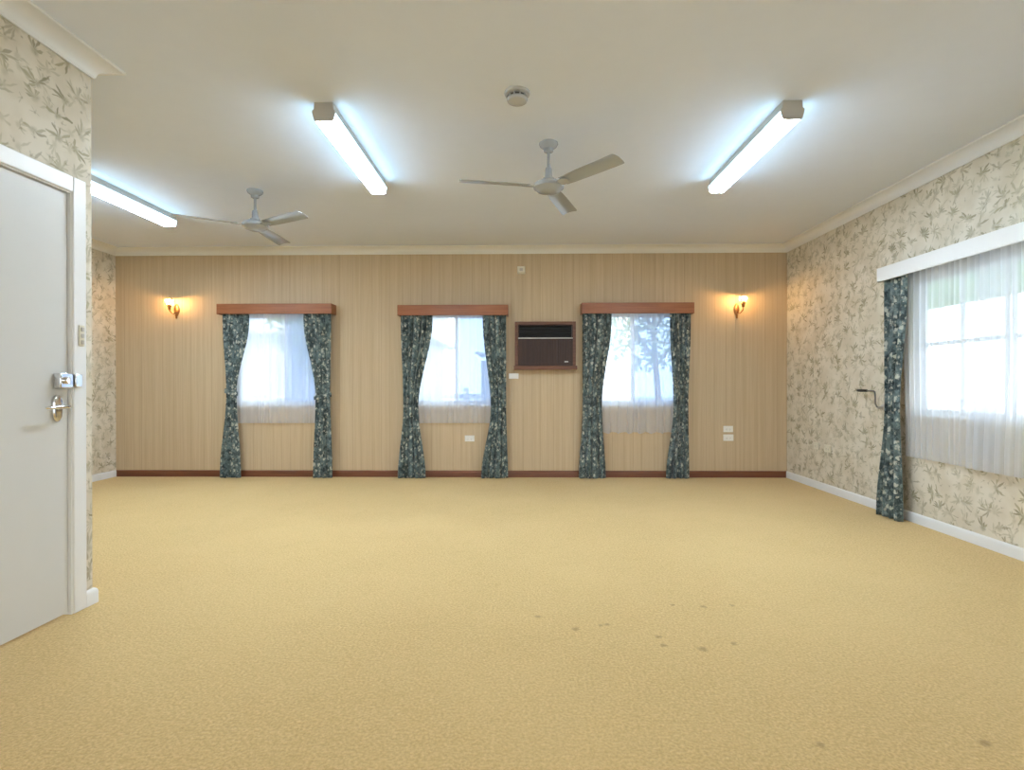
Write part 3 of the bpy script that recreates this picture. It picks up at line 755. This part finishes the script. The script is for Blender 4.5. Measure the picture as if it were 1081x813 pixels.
# ------------------------------------------------------------------ ceiling fans
def fan():
    o = thing('ceiling_fan')
    MB().lathe([(0,0),(.064,0),(.066,-.010),(.060,-.022),(.048,-.032),(.034,-.040),(.032,-.060),(.022,-.066),(0,-.066)], n=32).build('canopy', M['fan'], o)
    MB().lathe([(.0105,-.060),(.0105,-.200)], n=16).build('downrod', M['fan'], o)
    MB().lathe([(0,-.170),(.018,-.170),(.022,-.180),(.026,-.232),(.030,-.240),(0,-.242)], n=24).build('yoke_cover', M['fan'], o)
    MB().tube([(.018,0,-.222),(.035,0,-.222),(.040,0,-.222)], .008, 10, [.008,.009,.005]).build('yoke_bolt', M['lamp_metal'], o)
    MB().lathe([(0,-.240),(.036,-.240),(.040,-.248),(.040,-.254),(.064,-.262),(.098,-.282),(.106,-.296),(.104,-.312),(.086,-.322),(.080,-.330),(.050,-.340),(0,-.343)], n=48).build('motor_housing', M['fan'], o)
    ph = R(12)
    for k in range(3):
        br = o; a = 2*PI*k/3; ca, sa = math.cos(a), math.sin(a)
        def P(r, s, d):     # r out, s across (+ = anticlockwise), d normal
            zz = -.300 - s*math.sin(ph) + d*math.cos(ph); ss = s*math.cos(ph) + d*math.sin(ph)
            return (r*ca - ss*sa, r*sa + ss*ca, zz)
        prof = [(.135,.047),(.20,.052),(.30,.056),(.42,.058),(.54,.060),(.598,.060),(.607,.056),(.610,.050)]
        out = [(r, w) for r, w in prof] + [(r, -w) for r, w in reversed(prof)]
        # cambered plate
        top = []; bot = []; ns = 8
        mm = MB(); vs = []; fs = []
        for r, w in prof:
            for j in range(ns+1):
                s = -w+2*w*j/ns; cmb = .008*(1-(s/w)**2)
                vs.append(P(r, s, cmb+.0012))
            for j in range(ns+1):
                s = -w+2*w*j/ns; cmb = .008*(1-(s/w)**2)
                vs.append(P(r, s, cmb-.0012))
        rw = 2*(ns+1)
        for i in range(len(prof)-1):
            for j in range(ns):
                A = i*rw+j; B = (i+1)*rw+j
                fs.append((A, A+1, B+1, B)); fs.append((A+ns+1, B+ns+1, B+ns+2, A+ns+2))
            for j in (0, ns):
                A = i*rw+j; B = (i+1)*rw+j
                fs.append((A, B, B+ns+1, A+ns+1))
        for i in (0, len(prof)-1):
            for j in range(ns):
                A = i*rw+j; fs.append((A, A+1, A+ns+2, A+ns+1))
        bl = mm.add(vs, fs).build('blade', M['fan'], o)
        ir = MB(); secs = []
        for r, w in ((.088,.024),(.11,.030),(.15,.036),(.185,.020)):
            secs.append([P(r,-w,-.002),P(r,w,-.002),P(r,w,-.006),P(r,-w,-.006)])
        ir.prism(secs).build('blade_iron', M['fan'], bl)
    return o
f0 = fan(); f0.location = (.191,3.733,H); f0.rotation_euler.z = R(71)
tag(f0, 'three-bladed pale grey ceiling fan in the middle of the ceiling, the larger one', 'ceiling fan', 'ceiling fans')
f1 = copy_tree(f0); f1.location = (-2.272,4.60,H); f1.rotation_euler.z = R(91)
tag(f1, 'three-bladed pale grey ceiling fan further back at the left, by the far-left fluorescent light', 'ceiling fan', 'ceiling fans')

# smoke detector
sd = thing('smoke_detector', (-.02,3.085,H)); tag(sd, 'round white smoke detector on the ceiling in front of the middle fan', 'smoke detector')
MB().lathe([(0,0),(.072,0),(.074,-.006),(.070,-.014),(.050,-.018),(0,-.018)], n=40).build('base', M['detector'], sd)
MB().lathe([(0,-.016),(.046,-.016),(.046,-.034),(0,-.034)], n=32).build('sensing_chamber', M['chamber'], sd)
for k in range(10):
    a = 2*PI*k/10
    MB().box((-.004,-.003,-.036),(.004,.004,-.016)).build('rib', M['detector'], sd, fn=lambda x, y, z, a=a: ((.052+y)*math.cos(a)-x*math.sin(a), (.052+y)*math.sin(a)+x*math.cos(a), z))
MB().lathe([(0,-.034),(.058,-.034),(.060,-.040),(.054,-.052),(.036,-.060),(0,-.063)], n=36).build('cap', M['detector'], sd)

# ------------------------------------------------------------------ outside the windows
GZ = -.55
g = MB().box((-45,-25,GZ-.1),(45,70,GZ)); 
M['ground'] = paint('pale_dry_ground', (.60,.60,.57), .95, 0, .15)
tag(g.build('ground', M['ground'], smooth=False), 'pale ground outside', 'ground', kind='structure')
M['wboard'] = paint('pale_blue_weatherboard_paint', (.50,.56,.66), .6)
M['tin'] = paint('grey_tin_roofing', (.42,.45,.50), .45, .2)
hs = thing('neighbouring_house', (-7.6,15,GZ)); tag(hs, 'pale weatherboard house with tin roof seen outside through the leftmost window', 'house')
wl = MB(); hx0, hx1, hy0, hy1 = -2.6, 4.6, 0, 6
for k in range(16):
    z = .5+k*.17
    wl.add([(hx0,hy0,z),(hx1,hy0,z),(hx1,hy0+.03,z+.17),(hx0,hy0+.03,z+.17),(hx0,hy1,z),(hx1,hy1,z),(hx1,hy1,z+.17),(hx0,hy1,z+.17)],[(0,1,2,3),(4,7,6,5),(0,3,7,4),(1,5,6,2)])
wl.box((hx0+.1,hy0+.1,0),(hx1-.1,hy1-.1,.5)); wl.build('wall', M['wboard'], hs, smooth=False)
rf = MB(); rf.prism([[(x,hy0-.5,3.15),(x,hy0-.5,3.05),(x,hy1+.5,3.05),(x,hy1+.5,3.15),(x,(hy0+hy1)/2,4.6)] for x in (hx0-.4,hx1+.4)]); rf.build('roof', M['tin'], hs, smooth=False)
for x in (-1.2, 1.2, 3.0):
    wf = MB(); wf.box((x-.5,-.06,1.3),(x+.5,.04,1.36)); wf.box((x-.5,-.06,2.5),(x+.5,.04,2.56)); wf.box((x-.5,-.06,1.36),(x-.44,.04,2.5)); wf.box((x+.44,-.06,1.36),(x+.5,.04,2.5)); wf.box((x-.03,-.06,1.36),(x+.03,.04,2.5))
    q = wf.build('house_window', M['white'], hs, smooth=False)
    MB().box((x-.44,-.02,1.36),(x+.44,.0,2.5)).build('window_pane', M['tin'], q, smooth=False)
fc = thing('timber_fence', (-1.0,11.0,GZ)); tag(fc, 'low pale rail fence outside beyond the middle far window', 'fence')
fm = MB()
for z in (.62,1.0,1.38): fm.box((-2.4,-.02,z),(2.2,.02,z+.10))
fm.build('rails', M['wboard'], fc, bevel=.004)
for k in range(5): MB().box((-2.4+k*1.12,-.07,0),(-2.3+k*1.12,-.021,1.6)).build('post', M['wboard'], fc, bevel=.004)
sh_ = thing('garden_shed', (-.2,19,GZ)); tag(sh_, 'grey shed with sloping roof outside beyond the middle far window', 'shed')
MB().box((-1.2,0,0),(.55,2.2,2.5)).build('wall', M['tin'], sh_, smooth=False)
MB().prism([[(-1.4,y,2.75),(.75,y,2.45),(.75,y,2.51),(-1.4,y,2.81)] for y in (-.2,2.4)]).build('roof', M['tin'], sh_, smooth=False)
MB().box((-.7,-.04,.05),(.1,-.001,2.05)).build('door', M['wboard'], sh_, bevel=.004)

M['leaf'] = mat_foliage('tree_leaves', (.16,.26,.12), (.34,.45,.26)); M['bark'] = mat_wood('tree_bark', (.22,.19,.17), (.36,.32,.29), .9, 2)
def tree(loc, h, rad, seed, label):
    rnd = random.Random(seed); o = thing('tree', loc); tag(o, label, 'tree', 'trees outside')
    tk = MB(); tk.tube([(0,0,0),(.05,0,h*.25),(-.05,.05,h*.5),(0,0,h*.75)], .1, 10, [h*.016,h*.013,h*.010,h*.006])
    for k in range(6):
        a = rnd.uniform(0, 6.28); q = h*rnd.uniform(.35,.6)
        tk.tube([(0,0,q),(rad*.35*math.cos(a),rad*.35*math.sin(a),q+h*.12),(rad*.7*math.cos(a),rad*.7*math.sin(a),q+h*.2)], .05, 8, [h*.007,h*.005,h*.003])
    tk.build('trunk', M['bark'], o)
    lf = MB()
    for k in range(2600):
        while True:
            p = Vector((rnd.uniform(-1,1), rnd.uniform(-1,1), rnd.uniform(-1,1)))
            if .3 < p.length < 1: break
        c = Vector((p.x*rad, p.y*rad, h*.68+p.z*h*.34)) ; s = rnd.uniform(.06,.13)
        u = Vector((rnd.uniform(-1,1), rnd.uniform(-1,1), rnd.uniform(-1,.3))).normalized(); v = u.orthogonal().normalized()
        lf.add([c-u*s, c+v*s*.4, c+u*s, c-v*s*.4], [(0,1,2,3)])
    lf.build('foliage', M['leaf'], o, smooth=False, fix=False)
tree((-3.6,10.6,GZ), 4.8, 1.3, 1, 'leafy tree outside the leftmost far window')
tree((3.1,12.5,GZ), 5.6, 1.7, 2, 'leafy tree outside the far window right of the air conditioner')

# canvas awning outside the right window
aw = thing('window_awning', (XR+WT, 3.27, 2.08)); tag(aw, 'pale green awning outside the right wall window', 'awning')
M['canvas'] = NT('pale_green_canvas'); tt = M['canvas']
tl = tt.n('BsdfTranslucent'); tl.inputs[0].default_value = (.42,.55,.36,1); df = tt.n('BsdfDiffuse'); df.inputs[0].default_value = (.42,.52,.38,1); mx = tt.n('MixShader'); mx.inputs[0].default_value = .5
tt.t.links.new(tl.outputs[0], mx.inputs[1]); tt.t.links.new(df.outputs[0], mx.inputs[2]); tt.surf(mx.outputs[0]); M['canvas'] = tt.m
MB().prism([[(.0,y,.05),(.0,y,.042),(.75,y,-.10),(.755,y,-.215),(.763,y,-.215),(.758,y,-.09)] for y in (-1.9,3.1)]).build('canopy', M['canvas'], aw, smooth=False)
for y in (-1.88, 3.08):
    MB().tube([(.01,y,-.62),(.75,y,-.11)], .012, 10).build('stay', M['silver'], aw)

# ------------------------------------------------------------------ light from the sky
wd_ = bpy.data.worlds.new('overcast_sky'); scene.world = wd_; wd_.use_nodes = True
nt = wd_.node_tree; bg = nt.nodes['Background']
tc = nt.nodes.new('ShaderNodeTexCoord'); sp = nt.nodes.new('ShaderNodeSeparateXYZ'); nt.links.new(tc.outputs['Generated'], sp.inputs[0])
cr = nt.nodes.new('ShaderNodeValToRGB'); nt.links.new(sp.outputs[2], cr.inputs[0])
cr.color_ramp.elements[0].position = .0; cr.color_ramp.elements[0].color = (.80,.90,1,1)
cr.color_ramp.elements[1].position = .8; cr.color_ramp.elements[1].color = (.62,.79,1,1)
# the sun stands behind thin cloud on the viewer's side, so that side of the sky is brighter
mr = nt.nodes.new('ShaderNodeMapRange'); mr.interpolation_type = 'SMOOTHSTEP'; nt.links.new(sp.outputs[1], mr.inputs[0])
mr.inputs[1].default_value = .35; mr.inputs[2].default_value = -.7; mr.inputs[3].default_value = SKY_STRENGTH; mr.inputs[4].default_value = SKY_SUNSIDE
nt.links.new(mr.outputs[0], bg.inputs[1])
m2 = nt.nodes.new('ShaderNodeMapRange'); nt.links.new(sp.outputs[1], m2.inputs[0]); m2.inputs[1].default_value = .2; m2.inputs[2].default_value = -.7
mx = nt.nodes.new('ShaderNodeMix'); mx.data_type = 'RGBA'; nt.links.new(m2.outputs[0], mx.inputs[0]); nt.links.new(cr.outputs[0], mx.inputs[6]); mx.inputs[7].default_value = (1,.97,.92,1)
nt.links.new(mx.outputs[2], bg.inputs[0])

# ------------------------------------------------------------------ camera and output
cam = bpy.data.cameras.new('camera'); co = bpy.data.objects.new('camera', cam); COL.objects.link(co)
cam.sensor_fit = 'HORIZONTAL'; cam.sensor_width = 36.0; cam.lens = 572.26/1081*36.0
co.location = (0,0,1.125)
yaw, pitch, roll = .01661, -.00169, -.00111
cy, sy, cp, spp = math.cos(yaw), math.sin(yaw), math.cos(pitch), math.sin(pitch)
fwd = Vector((-sy*cp, cy*cp, spp)); rt = Vector((cy, sy, 0)); up = rt.cross(fwd)
r2 = rt*math.cos(roll) + up*math.sin(roll); u2 = up*math.cos(roll) - rt*math.sin(roll)
from mathutils import Matrix
co.matrix_world = Matrix.Translation(co.location) @ Matrix((r2, u2, -fwd)).transposed().to_4x4()
cam.clip_start = .05
scene.camera = co
vs_ = scene.view_settings
scene.display_settings.display_device = 'sRGB'
vs_.view_transform = 'Standard'; vs_.look = 'None'; vs_.gamma = 1; vs_.use_curve_mapping = False; vs_.exposure = EXPOSURE
scene.cycles.use_denoising = True
scene.cycles.max_bounces = 12; scene.cycles.diffuse_bounces = 6; scene.cycles.transparent_max_bounces = 24
scene.cycles.sample_clamp_indirect = 6
scene.cycles.caustics_reflective = False; scene.cycles.caustics_refractive = False
